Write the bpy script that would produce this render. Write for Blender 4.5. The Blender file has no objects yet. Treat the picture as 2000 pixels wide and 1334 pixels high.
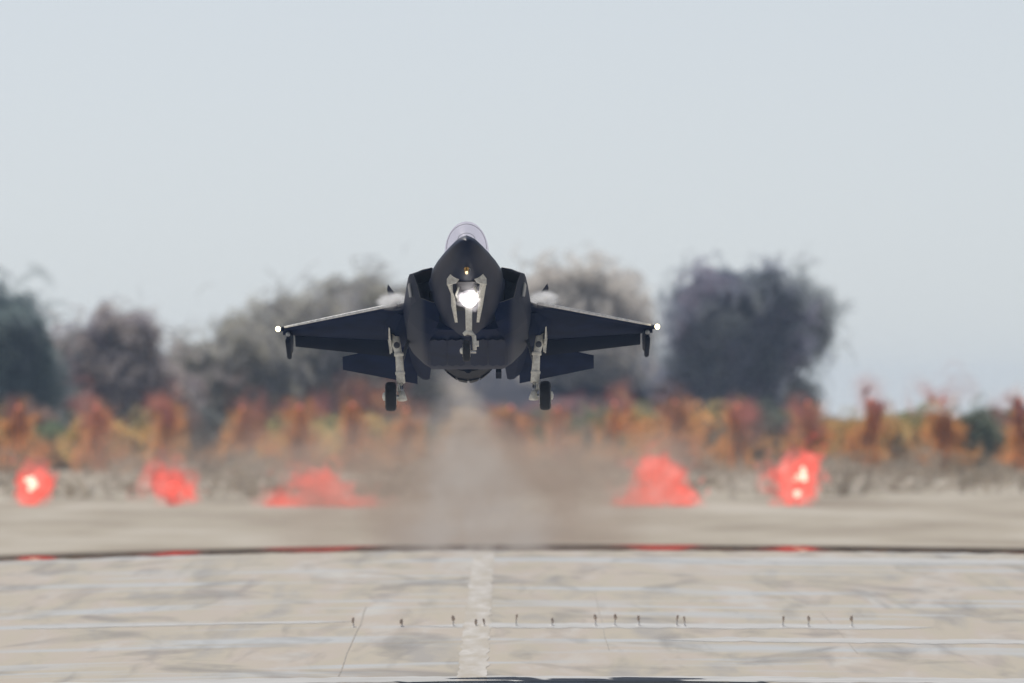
import bpy, math, random
import numpy as np
from mathutils import Vector, Matrix, noise as mnoise

# ------------------------------------------------------------------ camera, sky, sun, exposure
scene = bpy.context.scene
EYE = 12.0                      # eye height above the datum
PXA = 3e-5                      # radians covered by 1/2000 of the picture width (600 mm lens)
cam_d = bpy.data.cameras.new('camera')
cam_d.sensor_width = 36.0
cam_d.lens = 600.0
cam_d.clip_start = 1.0
cam_d.clip_end = 60000.0
cam_d.dof.use_dof = True
cam_d.dof.focus_distance = 474.0
cam_d.dof.aperture_fstop = 1.35
cam = bpy.data.objects.new('camera', cam_d)
scene.collection.objects.link(cam)
cam.location = (0, 0, EYE)
cam.rotation_euler = (math.pi / 2 + 133 * PXA, 0, 0)
scene.camera = cam

SUN_EL, SUN_AZ = math.radians(50), math.radians(336)   # azimuth clockwise from +Y (the view direction)
world = bpy.data.worlds.new('World')
scene.world = world
world.use_nodes = True
wn, wl = world.node_tree.nodes, world.node_tree.links
bg = wn['Background']
sky = wn.new('ShaderNodeTexSky')
sky.sky_type = 'NISHITA'
sky.sun_disc = False
sky.sun_elevation = SUN_EL
sky.sun_rotation = SUN_AZ
sky.altitude = 100
sky.air_density = 0.42
sky.dust_density = 0.22
sky.ozone_density = 1.0
hsv = wn.new('ShaderNodeHueSaturation')
hsv.inputs['Saturation'].default_value = 0.41
wl.new(sky.outputs[0], hsv.inputs['Color'])
wl.new(hsv.outputs[0], bg.inputs[0])
bg.inputs[1].default_value = 0.081

sun_d = bpy.data.lights.new('sun', 'SUN')
sun_d.energy = 4.5
sun_d.angle = math.radians(1.0)
sun_d.color = (1.0, 0.95, 0.88)
sun = bpy.data.objects.new('sun', sun_d)
scene.collection.objects.link(sun)
sdir = Vector((math.sin(SUN_AZ) * math.cos(SUN_EL), math.cos(SUN_AZ) * math.cos(SUN_EL), math.sin(SUN_EL)))
sun.rotation_euler = sdir.to_track_quat('Z', 'Y').to_euler()

vs = scene.view_settings
vs.view_transform = 'Standard'
vs.look = 'None'
vs.gamma = 1.0
vs.exposure = 0.0
vs.use_curve_mapping = False
scene.cycles.max_bounces = 6
scene.cycles.transparent_max_bounces = 12
scene.cycles.volume_bounces = 1
scene.cycles.volume_step_rate = 1.0
scene.cycles.volume_max_steps = 64
scene.cycles.use_denoising = True

rng = np.random.default_rng(7)
random.seed(7)

# ------------------------------------------------------------------ helpers
def P(x, y, d):
    """world point seen at photo position x, y (2000 wide) at distance d"""
    return Vector(((x - 1000) * PXA * d, d, EYE + (800 - y) * PXA * d))

def link(o, parent=None):
    scene.collection.objects.link(o)
    if parent is not None:
        o.parent = parent
    return o

def tag(o, label, cat, group=None, kind=None):
    o['label'] = label
    o['category'] = cat
    if group: o['group'] = group
    if kind: o['kind'] = kind
    return o

def empty(name, loc=(0, 0, 0)):
    o = bpy.data.objects.new(name, None)
    o.empty_display_size = 0.3
    o.location = loc
    return link(o)

def mesh_obj(name, verts, faces, mat, parent=None, smooth=False):
    me = bpy.data.meshes.new(name)
    me.from_pydata([tuple(v) for v in verts], [], [tuple(f) for f in faces])
    me.materials.append(mat)
    if smooth:
        me.polygons.foreach_set('use_smooth', [True] * len(me.polygons))
    me.validate()
    me.update()
    return link(bpy.data.objects.new(name, me), parent)

class MB:
    """collects primitive shapes into one mesh"""
    def __init__(s): s.v, s.f = [], []
    def add(s, v, f):
        o = len(s.v)
        s.v += [Vector(p) for p in v]
        s.f += [tuple(i + o for i in q) for q in f]
        return s
    def loft(s, rings, closed=True, cap0=True, cap1=True):
        n = len(rings[0]); v = [p for r in rings for p in r]; f = []
        for i in range(len(rings) - 1):
            for j in range(n if closed else n - 1):
                k = (j + 1) % n
                f.append((i * n + j, i * n + k, (i + 1) * n + k, (i + 1) * n + j))
        if cap0: f.append(tuple(range(n))[::-1])
        if cap1: f.append(tuple((len(rings) - 1) * n + j for j in range(n)))
        return s.add(v, f)
    def tube(s, pts, rad, n=10):
        pts = [Vector(p) for p in pts]
        if not hasattr(rad, '__len__'): rad = [rad] * len(pts)
        rings = []
        for i, p in enumerate(pts):
            a = pts[max(i - 1, 0)]; b = pts[min(i + 1, len(pts) - 1)]
            t = (b - a).normalized()
            u = t.cross(Vector((0, 0, 1)) if abs(t.z) < 0.9 else Vector((0, 1, 0))).normalized()
            w = t.cross(u)
            rings.append([p + rad[i] * (math.cos(2 * math.pi * k / n) * u + math.sin(2 * math.pi * k / n) * w) for k in range(n)])
        return s.loft(rings)
    def box(s, c, size, rot=None):
        hx, hy, hz = (q / 2 for q in size)
        v = [Vector((x, y, z)) for x in (-hx, hx) for y in (-hy, hy) for z in (-hz, hz)]
        if rot is not None: v = [rot @ p for p in v]
        v = [p + Vector(c) for p in v]
        return s.add(v, [(0, 1, 3, 2), (4, 6, 7, 5), (0, 4, 5, 1), (2, 3, 7, 6), (0, 2, 6, 4), (1, 5, 7, 3)])
    def revolve(s, c, axis, prof, n=28):
        """prof: list of (offset along axis, radius)"""
        a = Vector(axis).normalized()
        u = a.cross(Vector((0, 0, 1)) if abs(a.z) < 0.9 else Vector((0, 1, 0))).normalized()
        w = a.cross(u); c = Vector(c)
        rings = [[c + a * h + max(r, 1e-4) * (math.cos(2 * math.pi * k / n) * u + math.sin(2 * math.pi * k / n) * w) for k in range(n)] for h, r in prof]
        return s.loft(rings)
    def slab(s, poly, thick):
        """poly: list of 3-D points of a thin panel; thick: offset vector"""
        t = Vector(thick) / 2
        return s.loft([[Vector(p) - t for p in poly], [Vector(p) + t for p in poly]])
    def build(s, name, mat, parent=None, smooth=False, auto=None):
        o = mesh_obj(name, s.v, s.f, mat, parent, smooth)
        import bmesh
        bm = bmesh.new(); bm.from_mesh(o.data)
        bmesh.ops.recalc_face_normals(bm, faces=bm.faces)
        if auto is not None:
            for e in bm.edges:
                if len(e.link_faces) == 2 and e.calc_face_angle(0) > math.radians(auto): e.smooth = False
            for f in bm.faces: f.smooth = True
        bm.to_mesh(o.data); bm.free()
        return o

# ------------------------------------------------------------------ materials
def new_mat(name):
    m = bpy.data.materials.new(name)
    m.use_nodes = True
    nt = m.node_tree
    return m, nt.nodes, nt.links, nt.nodes['Principled BSDF']

def ramp(n, stops):
    r = n.new('ShaderNodeValToRGB')
    els = r.color_ramp.elements
    while len(els) < len(stops): els.new(0.5)
    for e, (p, c) in zip(els, stops):
        e.position = p; e.color = (*c, 1) if len(c) == 3 else c
    return r

def paint(name, c, rough=0.45, metal=0.0, var=0.15, scale=3.0, spec=0.5, bump=0.0):
    m, n, l, b = new_mat(name)
    tc = n.new('ShaderNodeTexCoord'); nz = n.new('ShaderNodeTexNoise')
    nz.inputs['Scale'].default_value = scale; nz.inputs['Detail'].default_value = 6
    l.new(tc.outputs['Object'], nz.inputs['Vector'])
    lo = tuple(max(0, q * (1 - var)) for q in c); hi = tuple(min(1, q * (1 + var)) for q in c)
    r = ramp(n, [(0.3, lo), (0.7, hi)])
    l.new(nz.outputs['Fac'], r.inputs[0]); l.new(r.outputs[0], b.inputs['Base Color'])
    b.inputs['Roughness'].default_value = rough; b.inputs['Metallic'].default_value = metal
    b.inputs['Specular IOR Level'].default_value = spec
    if bump:
        bp = n.new('ShaderNodeBump'); bp.inputs['Strength'].default_value = bump
        l.new(nz.outputs['Fac'], bp.inputs['Height']); l.new(bp.outputs[0], b.inputs['Normal'])
    return m

def emit(name, c, strength):
    m, n, l, b = new_mat(name)
    b.inputs['Base Color'].default_value = (*c, 1)
    b.inputs['Emission Color'].default_value = (*c, 1)
    b.inputs['Emission Strength'].default_value = strength
    return m

def volume_mat(name, color, density, scale=0.1, lo=0.4, hi=0.7, aniso=0.2, stretch=(1, 1, 1), fade=None):
    """fade: list of (axis, from, to): density falls to nothing between those generated coordinates"""
    m = bpy.data.materials.new(name); m.use_nodes = True
    n, l = m.node_tree.nodes, m.node_tree.links
    n.remove(n['Principled BSDF'])
    v = n.new('ShaderNodeVolumePrincipled')
    v.inputs['Color'].default_value = (*color, 1)
    v.inputs['Anisotropy'].default_value = aniso
    v.inputs['Density'].default_value = density
    if scale:
        tc = n.new('ShaderNodeTexCoord'); mp = n.new('ShaderNodeMapping'); nz = n.new('ShaderNodeTexNoise')
        mp.inputs['Scale'].default_value = stretch
        nz.inputs['Scale'].default_value = scale; nz.inputs['Detail'].default_value = 4; nz.inputs['Distortion'].default_value = 0.6
        l.new(tc.outputs['Object'], mp.inputs[0]); l.new(mp.outputs[0], nz.inputs['Vector'])
        mr = n.new('ShaderNodeMapRange')
        mr.inputs['From Min'].default_value = lo; mr.inputs['From Max'].default_value = hi
        mr.inputs['To Min'].default_value = 0; mr.inputs['To Max'].default_value = density
        l.new(nz.outputs['Fac'], mr.inputs['Value'])
        out = mr.outputs[0]
        if fade:
            sp = n.new('ShaderNodeSeparateXYZ'); l.new(tc.outputs['Generated'], sp.inputs[0])
            for ax, a, b_ in fade:
                q = n.new('ShaderNodeMapRange'); q.interpolation_type = 'SMOOTHSTEP'
                q.inputs['From Min'].default_value = a; q.inputs['From Max'].default_value = b_
                l.new(sp.outputs[ax], q.inputs['Value'])
                mu = n.new('ShaderNodeMath'); mu.operation = 'MULTIPLY'
                l.new(out, mu.inputs[0]); l.new(q.outputs[0], mu.inputs[1]); out = mu.outputs[0]
        l.new(out, v.inputs['Density'])
    l.new(v.outputs[0], n['Material Output'].inputs['Volume'])
    return m

def soft_alpha(n, l):
    """opacity of a soft-edged spray: 'soft' holds (across, along, peak)"""
    at = n.new('ShaderNodeAttribute'); at.attribute_name = 'soft'
    sp = n.new('ShaderNodeSeparateColor'); l.new(at.outputs['Color'], sp.inputs[0])
    def mth(op, a, b_=None):
        q = n.new('ShaderNodeMath'); q.operation = op; q.use_clamp = False
        for k, v in enumerate((a, b_)):
            if v is None: continue
            if isinstance(v, (int, float)): q.inputs[k].default_value = v
            else: l.new(v, q.inputs[k])
        return q.outputs[0]
    u, v = sp.outputs[0], sp.outputs[1]
    hu = mth('MULTIPLY', mth('MULTIPLY', u, mth('SUBTRACT', 1.0, u)), 4.0)
    hv = mth('MULTIPLY', mth('MULTIPLY', v, mth('SUBTRACT', 1.0, v)), 4.0)
    return mth('MULTIPLY', mth('MULTIPLY', mth('POWER', hu, 1.3), mth('POWER', hv, 0.9)), sp.outputs[2])

def leaf_mat(name, emission=None):
    m, n, l, b = new_mat(name)
    n.remove(b)
    at = n.new('ShaderNodeAttribute'); at.attribute_name = 'tint'
    if emission is None:
        df = n.new('ShaderNodeBsdfDiffuse'); tr = n.new('ShaderNodeBsdfTranslucent'); body = n.new('ShaderNodeMixShader')
        body.inputs[0].default_value = 0.5
        l.new(at.outputs['Color'], df.inputs['Color']); l.new(at.outputs['Color'], tr.inputs['Color'])
        l.new(df.outputs[0], body.inputs[1]); l.new(tr.outputs[0], body.inputs[2])
    else:
        body = n.new('ShaderNodeEmission'); body.inputs['Strength'].default_value = emission
        l.new(at.outputs['Color'], body.inputs['Color'])
    cl = n.new('ShaderNodeBsdfTransparent'); mx = n.new('ShaderNodeMixShader')
    l.new(soft_alpha(n, l), mx.inputs[0]); l.new(cl.outputs[0], mx.inputs[1]); l.new(body.outputs[0], mx.inputs[2])
    l.new(mx.outputs[0], n['Material Output'].inputs['Surface'])
    return m

M = {}
M['skin'] = paint('jet_paint', (0.010, 0.017, 0.042), 0.42, 0.0, 0.3, 1.6, 0.07)
M['skin_wing'] = paint('jet_paint_wing', (0.006, 0.013, 0.045), 0.6, 0.0, 0.25, 1.6, 0.025)
M['skin_fore'] = paint('jet_paint_fore', (0.011, 0.017, 0.046), 0.42, 0.0, 0.2, 1.6, 0.10)
M['skin_cowl'] = paint('jet_paint_cowl', (0.040, 0.044, 0.060), 0.38, 0.0, 0.3, 1.6, 0.12)
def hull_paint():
    """dark belly and spine, skylit flanks: shading painted into the colour"""
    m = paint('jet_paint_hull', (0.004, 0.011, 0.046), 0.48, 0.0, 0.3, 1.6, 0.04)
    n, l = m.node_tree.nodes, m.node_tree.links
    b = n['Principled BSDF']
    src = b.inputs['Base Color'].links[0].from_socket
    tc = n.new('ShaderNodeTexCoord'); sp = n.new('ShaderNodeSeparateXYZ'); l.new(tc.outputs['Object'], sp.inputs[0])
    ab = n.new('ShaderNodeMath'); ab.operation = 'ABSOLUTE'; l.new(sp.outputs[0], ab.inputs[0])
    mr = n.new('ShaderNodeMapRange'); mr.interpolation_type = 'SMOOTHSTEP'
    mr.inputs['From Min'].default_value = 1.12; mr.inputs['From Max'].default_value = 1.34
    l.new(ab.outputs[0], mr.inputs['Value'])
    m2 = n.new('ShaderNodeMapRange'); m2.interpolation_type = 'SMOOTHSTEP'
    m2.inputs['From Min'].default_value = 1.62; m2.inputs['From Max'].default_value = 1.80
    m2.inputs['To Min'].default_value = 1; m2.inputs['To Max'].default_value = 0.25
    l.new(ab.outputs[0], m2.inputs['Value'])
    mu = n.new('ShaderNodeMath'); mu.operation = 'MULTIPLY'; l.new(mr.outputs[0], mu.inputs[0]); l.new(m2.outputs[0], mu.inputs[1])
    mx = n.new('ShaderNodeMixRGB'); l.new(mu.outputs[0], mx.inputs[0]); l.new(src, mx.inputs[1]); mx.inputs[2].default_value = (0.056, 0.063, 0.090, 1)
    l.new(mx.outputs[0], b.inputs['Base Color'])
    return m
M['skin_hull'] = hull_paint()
M['skin_dark'] = paint('jet_paint_dark', (0.005, 0.009, 0.024), 0.6, 0.0, 0.2, 1.6, 0.02)
M['skin_edge'] = paint('jet_edge_rim_light', (0.80, 0.81, 0.84), 0.5, 0.0, 0.25, 9.0)
M['seam'] = paint('jet_panel_tape', (0.075, 0.08, 0.10), 0.5, 0.0, 0.3, 6.0)
M['duct'] = paint('duct', (0.020, 0.016, 0.022), 0.6, 0.0, 0.2, 2.0)
M['white'] = paint('gear_white', (0.86, 0.84, 0.76), 0.45, 0.0, 0.22, 9.0)
M['steel'] = paint('oleo_steel', (0.6, 0.6, 0.6), 0.25, 0.9, 0.1, 9.0)
M['rubber'] = paint('tyre_rubber', (0.012, 0.013, 0.018), 0.7, 0.0, 0.2, 6.0)
M['nozzle'] = paint('nozzle_metal', (0.022, 0.024, 0.034), 0.6, 0.1, 0.3, 5.0, 0.1)
M['gold'] = paint('gold_window', (0.55, 0.33, 0.08), 0.2, 0.7, 0.1, 5.0)
m, n, l, b = new_mat('canopy_glass')
n.remove(b)
tr = n.new('ShaderNodeBsdfTransparent'); tr.inputs[0].default_value = (0.92, 0.88, 0.93, 1)
gg = n.new('ShaderNodeBsdfGlossy'); gg.inputs['Roughness'].default_value = 0.25; gg.inputs['Color'].default_value = (0.9, 0.88, 0.95, 1)
mx = n.new('ShaderNodeMixShader'); mx.inputs[0].default_value = 0.07
l.new(tr.outputs[0], mx.inputs[1]); l.new(gg.outputs[0], mx.inputs[2]); l.new(mx.outputs[0], n['Material Output'].inputs['Surface'])
M['canopy'] = m
M['lens'] = paint('lens_grey', (0.35, 0.38, 0.42), 0.15, 0.0, 0.1, 5.0)
M['lamp_white'] = emit('landing_lamp', (1.0, 0.97, 0.95), 7.0)
M['lamp_tip'] = emit('tip_lamp', (1.0, 0.86, 0.55), 3.5)
M['lamp_red'] = emit('red_lens', (1.0, 0.14, 0.10), 1.0)
M['lamp_core'] = emit('red_core', (1.0, 0.72, 0.55), 1.4)
M['orange'] = paint('mast_orange', (0.72, 0.26, 0.07), 0.6, 0.0, 0.25, 2.0)
M['mast_red'] = paint('mast_red', (0.72, 0.30, 0.24), 0.5, 0.0, 0.25, 2.0)
M['mast_lens'] = emit('mast_lens', (0.9, 0.33, 0.26), 0.3)
M['post'] = paint('stake_grey', (0.62, 0.60, 0.58), 0.6, 0.0, 0.3, 8.0)
M['post_cap'] = paint('stake_cap_brown', (0.55, 0.42, 0.32), 0.5, 0.0, 0.3, 8.0)
M['bark'] = paint('bark', (0.06, 0.045, 0.035), 0.9, 0.0, 0.3, 4.0, 0.2)
M['leaf'] = leaf_mat('leaf')
M['housing'] = paint('lamp_housing', (0.25, 0.09, 0.05), 0.5, 0.0, 0.2, 5.0)

M['glow'] = leaf_mat('red_glow', 1.25)
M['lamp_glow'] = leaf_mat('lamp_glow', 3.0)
M['mast_glow'] = leaf_mat('mast_glow', 0.5)

# concrete of the runway
def concrete_mat():
    m, n, l, b = new_mat('runway_concrete')
    tc = n.new('ShaderNodeTexCoord')
    def nz(sx, sy, scale, det=5, dist=0.0):
        mp = n.new('ShaderNodeMapping'); mp.inputs['Scale'].default_value = (sx, sy, 1)
        l.new(tc.outputs['Object'], mp.inputs[0])
        t = n.new('ShaderNodeTexNoise'); t.inputs['Scale'].default_value = scale
        t.inputs['Detail'].default_value = det; t.inputs['Distortion'].default_value = dist
        l.new(mp.outputs[0], t.inputs['Vector']); return t
    base = ramp(n, [(0.30, (0.34, 0.325, 0.31)), (0.45, (0.43, 0.395, 0.335)), (0.58, (0.44, 0.395, 0.355)), (0.72, (0.48, 0.47, 0.45))])
    l.new(nz(1, 0.05, 0.55, 6, 0.4).outputs['Fac'], base.inputs[0])
    # blue-grey streaks across the runway: sky mirage painted into the colour
    st = ramp(n, [(0.52, (0, 0, 0)), (0.66, (1, 1, 1))])
    l.new(nz(0.10, 0.14, 0.9, 4, 0.2).outputs['Fac'], st.inputs[0])
    mx = n.new('ShaderNodeMixRGB'); l.new(st.outputs[0], mx.inputs[0]); l.new(base.outputs[0], mx.inputs[1])
    mx.inputs[2].default_value = (0.43, 0.45, 0.47, 1)
    # rubber smudges
    sm = ramp(n, [(0.55, (0, 0, 0)), (0.75, (0.5, 0.5, 0.5))])
    l.new(nz(0.9, 0.04, 0.8, 4, 0.5).outputs['Fac'], sm.inputs[0])
    m2 = n.new('ShaderNodeMixRGB'); l.new(sm.outputs[0], m2.inputs[0]); l.new(mx.outputs[0], m2.inputs[1])
    m2.inputs[2].default_value = (0.17, 0.165, 0.17, 1)
    # slanting tar-smeared cracks and skid stains
    mp = n.new('ShaderNodeMapping'); mp.inputs['Scale'].default_value = (0.9, 0.03, 1)
    l.new(tc.outputs['Object'], mp.inputs[0])
    mq = n.new('ShaderNodeMapping'); mq.inputs['Rotation'].default_value = (0, 0, math.radians(38)); mq.inputs['Scale'].default_value = (0.45, 2.2, 1)
    l.new(mp.outputs[0], mq.inputs[0])
    t3 = n.new('ShaderNodeTexNoise'); t3.inputs['Scale'].default_value = 0.62; t3.inputs['Detail'].default_value = 5; t3.inputs['Distortion'].default_value = 0.8
    l.new(mq.outputs[0], t3.inputs['Vector'])
    s3 = ramp(n, [(0.55, (0, 0, 0)), (0.70, (0.6, 0.6, 0.6))]); l.new(t3.outputs['Fac'], s3.inputs[0])
    m3 = n.new('ShaderNodeMixRGB'); l.new(s3.outputs[0], m3.inputs[0]); l.new(m2.outputs[0], m3.inputs[1]); m3.inputs[2].default_value = (0.20, 0.195, 0.195, 1)
    l.new(m3.outputs[0], b.inputs['Base Color'])
    b.inputs['Roughness'].default_value = 0.9
    b.inputs['Specular IOR Level'].default_value = 0.1
    return m
M['concrete'] = concrete_mat()
M['tar'] = paint('tar', (0.33, 0.31, 0.285), 0.9, 0, 0.3, 0.6, 0.1)
def line_mat():
    m, n, l, b = new_mat('worn_white_paint')
    tc = n.new('ShaderNodeTexCoord'); mp = n.new('ShaderNodeMapping'); mp.inputs['Scale'].default_value = (2.2, .16, 1)
    t = n.new('ShaderNodeTexNoise'); t.inputs['Scale'].default_value = 0.8; t.inputs['Detail'].default_value = 4
    l.new(tc.outputs['Object'], mp.inputs[0]); l.new(mp.outputs[0], t.inputs['Vector'])
    r = ramp(n, [(0.40, (0.42, 0.39, 0.345)), (0.54, (0.465, 0.445, 0.42)), (0.68, (0.54, 0.525, 0.51))])
    l.new(t.outputs['Fac'], r.inputs[0]); l.new(r.outputs[0], b.inputs['Base Color'])
    b.inputs['Roughness'].default_value = 0.85; b.inputs['Specular IOR Level'].default_value = 0.1
    return m
M['line'] = line_mat()
M['band'] = paint('stripe_and_sky_mirage', (0.455, 0.46, 0.465), 0.8, 0, 0.12, 0.8, 0.1)

def ground_mat():
    m, n, l, b = new_mat('dry_ground')
    tc = n.new('ShaderNodeTexCoord')
    mp = n.new('ShaderNodeMapping'); mp.inputs['Scale'].default_value = (1, 0.2, 1)
    l.new(tc.outputs['Object'], mp.inputs[0])
    t = n.new('ShaderNodeTexNoise'); t.inputs['Scale'].default_value = 0.12; t.inputs['Detail'].default_value = 7
    l.new(mp.outputs[0], t.inputs['Vector'])
    r = ramp(n, [(0.28, (0.27, 0.23, 0.185)), (0.5, (0.40, 0.36, 0.30)), (0.72, (0.50, 0.47, 0.42))])
    l.new(t.outputs['Fac'], r.inputs[0]); l.new(r.outputs[0], b.inputs['Base Color'])
    b.inputs['Roughness'].default_value = 0.95; b.inputs['Specular IOR Level'].default_value = 0.05
    return m
M['ground'] = ground_mat()
M['hill'] = paint('hill_scrub', (0.060, 0.064, 0.085), 0.95, 0, 0.5, 0.12, 0.05)

m = bpy.data.materials.new('hot_air_mirror'); m.use_nodes = True
n, l = m.node_tree.nodes, m.node_tree.links
n.remove(n['Principled BSDF'])
g = n.new('ShaderNodeBsdfGlossy'); g.inputs['Roughness'].default_value = 0.0
g.inputs['Color'].default_value = (0.42, 0.40, 0.39, 1)
l.new(g.outputs[0], n['Material Output'].inputs['Surface'])
M['mirage'] = m

# ------------------------------------------------------------------ ground and runway
CREST = 684.0
def camber(x):
    return (0.42 if x < 0.5 else 0.15) * min(abs(x - 0.5) / 21.0, 1.6) ** 1.7
def runway_z(x, d):
    return 0.15 + 0.00907 * d - camber(x)
GD = [(-400, -6.0), (0, -1.2), (300, 1.6), (470, 3.1), (640, 4.6), (700, 4.9), (790, 4.8), (900, 5.02), (1050, 6.2), (1200, 7.3), (1300, 7.75), (1500, 8.0), (3000, 8.3), (6400, 8.4)]
def ground_z(d):
    for (a, za), (b_, zb) in zip(GD, GD[1:]):
        if d <= b_: return za + (zb - za) * (d - a) / (b_ - a)
    return GD[-1][1]

xs = [-6000, -2000, -600, -200] + list(np.linspace(-100, 100, 41)) + [200, 600, 2000, 6000]
ds = sorted(set([q for q, _ in GD] + list(np.linspace(720, 1300, 60))))
V = [(x, d, ground_z(d) + (0.10 * mnoise.noise(Vector((x * .08, d * .02, 0))) if 730 < d < 1400 else 0)) for d in ds for x in xs]
nx = len(xs)
F = [(i * nx + j, i * nx + j + 1, (i + 1) * nx + j + 1, (i + 1) * nx + j) for i in range(len(ds) - 1) for j in range(nx - 1)]
o = mesh_obj('ground', V, F, M['ground'], smooth=True)
tag(o, 'dusty tan airfield ground beyond the runway crest', 'ground', kind='structure')

# runway slab: crowned, rising away to its crest, edge frayed where the crest is seen
xs = list(np.arange(-34, 34.01, 0.25))
ds = [60, 200, 340, 420, 450, 470, 500, 540, 580, 620, 650, 668, 676, 680, 682, 684]
V = []
for d in ds:
    for x in xs:
        z = runway_z(x, d)
        if d > 660:
            z += 0.042 * (mnoise.noise(Vector((x * 1.3, d * 0.25, 3.0))) + 0.6 * mnoise.noise(Vector((x * 0.35, d * .1, 9.0)))) * (d - 660) / 24
        V.append((x, d, z))
nx = len(xs)
F = [(i * nx + j, i * nx + j + 1, (i + 1) * nx + j + 1, (i + 1) * nx + j) for i in range(len(ds) - 1) for j in range(nx - 1)]
# back of the slab down to the ground, so the crest has a body
base = len(V)
V += [(x, 684.0, 4.0) for x in xs]
last = (len(ds) - 1) * nx
F += [(last + j, last + j + 1, base + j + 1, base + j) for j in range(nx - 1)]
runway = mesh_obj('runway', V, F, M['concrete'])
tag(runway, 'pale crowned concrete runway rising towards its crest', 'runway', kind='structure')

# shimmering mirror strip of hot air just past the crest
xs = list(np.arange(-34, 34.01, 0.5)); ds = list(np.linspace(684.3, 736.3, 28))
V = []
for d in ds:
    t = d - 684.3
    for x in xs:
        z = runway_z(x, 684) - 0.02 - 0.0010 * t - 0.5 * (0.0030 / 52) * t * t
        V.append((x, d, z))
nx = len(xs)
F = [(i * nx + j, i * nx + j + 1, (i + 1) * nx + j + 1, (i + 1) * nx + j) for i in range(len(ds) - 1) for j in range(nx - 1)]
o = mesh_obj('mirage', V, F, M['mirage'], smooth=True)
tag(o, 'thin dark mirage line along the runway crest mirroring the red lights', 'mirage', kind='structure')

def runway_sheet(name, pts, mat, lift=0.006, nseg=24):
    """pts: left edge and right edge as (d, x0, x1); a sheet that follows the slab"""
    V, F = [], []
    for d, a, b_ in pts:
        for k in range(nseg + 1):
            x = a + (b_ - a) * k / nseg
            V.append((x, d, runway_z(x, d) + lift))
    for i in range(len(pts) - 1):
        for k in range(nseg):
            q = i * (nseg + 1) + k
            F.append((q, q + 1, q + nseg + 2, q + nseg + 1))
    return mesh_obj(name, V, F, mat, runway)
# broken centreline dashes
CL = -1.12
pts = []
for d in np.linspace(458, 678, 110):
    pts.append((d, CL - .42 + .14 * mnoise.noise(Vector((d * .21, 1, 0))), CL + .42 + .14 * mnoise.noise(Vector((d * .23, 2, 4)))))
runway_sheet('centreline', pts, M['line'], 0.010, 2)
# tar joints between the paving lanes
for x in (-4.9, 2.9, 10.3):
    pts = []
    w = random.uniform(.012, .035)
    ja = random.uniform(455, 560); jb = ja + random.uniform(60, 130)
    for d in np.linspace(ja, min(jb, 676), 12):
        off = 0.05 * mnoise.noise(Vector((x, d * .05, 1)))
        pts.append((d, x + off - w, x + off + w))
    runway_sheet('tar_joint', pts, M['tar'], 0.007, 1)
# pale bands: sky mirage put into the colour; nearest is a worn paint stripe
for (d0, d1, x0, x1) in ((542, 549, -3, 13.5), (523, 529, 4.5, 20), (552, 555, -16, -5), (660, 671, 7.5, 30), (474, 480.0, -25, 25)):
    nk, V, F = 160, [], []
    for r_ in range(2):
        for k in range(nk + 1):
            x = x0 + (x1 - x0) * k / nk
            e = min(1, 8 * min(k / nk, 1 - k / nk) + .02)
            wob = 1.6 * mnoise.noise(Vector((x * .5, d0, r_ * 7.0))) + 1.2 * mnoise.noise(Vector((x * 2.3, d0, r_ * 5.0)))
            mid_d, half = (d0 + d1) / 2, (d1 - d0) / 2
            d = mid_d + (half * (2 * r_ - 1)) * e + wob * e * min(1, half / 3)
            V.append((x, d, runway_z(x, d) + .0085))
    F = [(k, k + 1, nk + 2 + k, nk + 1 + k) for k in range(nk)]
    mesh_obj('stripe_and_mirage_band', V, F, M['band'], runway)

# ------------------------------------------------------------------ hill behind the field
V, F = [], []
prof = [(-700, 660), (-300, 670), (0, 690), (120, 705), (300, 715), (450, 700), (650, 690), (900, 690), (1150, 695), (1270, 712), (1330, 760), (1420, 800), (1560, 815), (1800, 822), (2600, 826)]
hx = np.linspace(-700, 2600, 160)
rows = [(1420, 0.0), (1440, 0.45), (1465, 0.8), (1500, 1.0), (1560, 0.9), (1700, 0.3), (1800, 0.0)]
for d, f in rows:
    for x in hx:
        top = np.interp(x, [p[0] for p in prof], [p[1] for p in prof])
        zt = P(x, top, 1500).z + 0.9 * mnoise.noise(Vector((x * .03, d * .02, 0))) + 0.35 * mnoise.noise(Vector((x * .11, d * .1, 5)))
        zg = ground_z(d) - 0.3
        V.append(((x - 1000) * PXA * d, d, zg + max(zt - zg, 0.05) * f))
nx = len(hx)
F = [(i * nx + j, i * nx + j + 1, (i + 1) * nx + j + 1, (i + 1) * nx + j) for i in range(len(rows) - 1) for j in range(nx - 1)]
o = mesh_obj('hill', V, F, M['hill'], smooth=True)
tag(o, 'low slate grey scrub covered hill behind the trees', 'hill', kind='structure')

# ------------------------------------------------------------------ foliage
def swirl(p, s):
    """2-D flow direction in the picture-parallel plane, smooth in space"""
    a = mnoise.noise(Vector((p[0] * s, p[1] * s * .5, p[2] * s))) * 4.5
    return a

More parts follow.
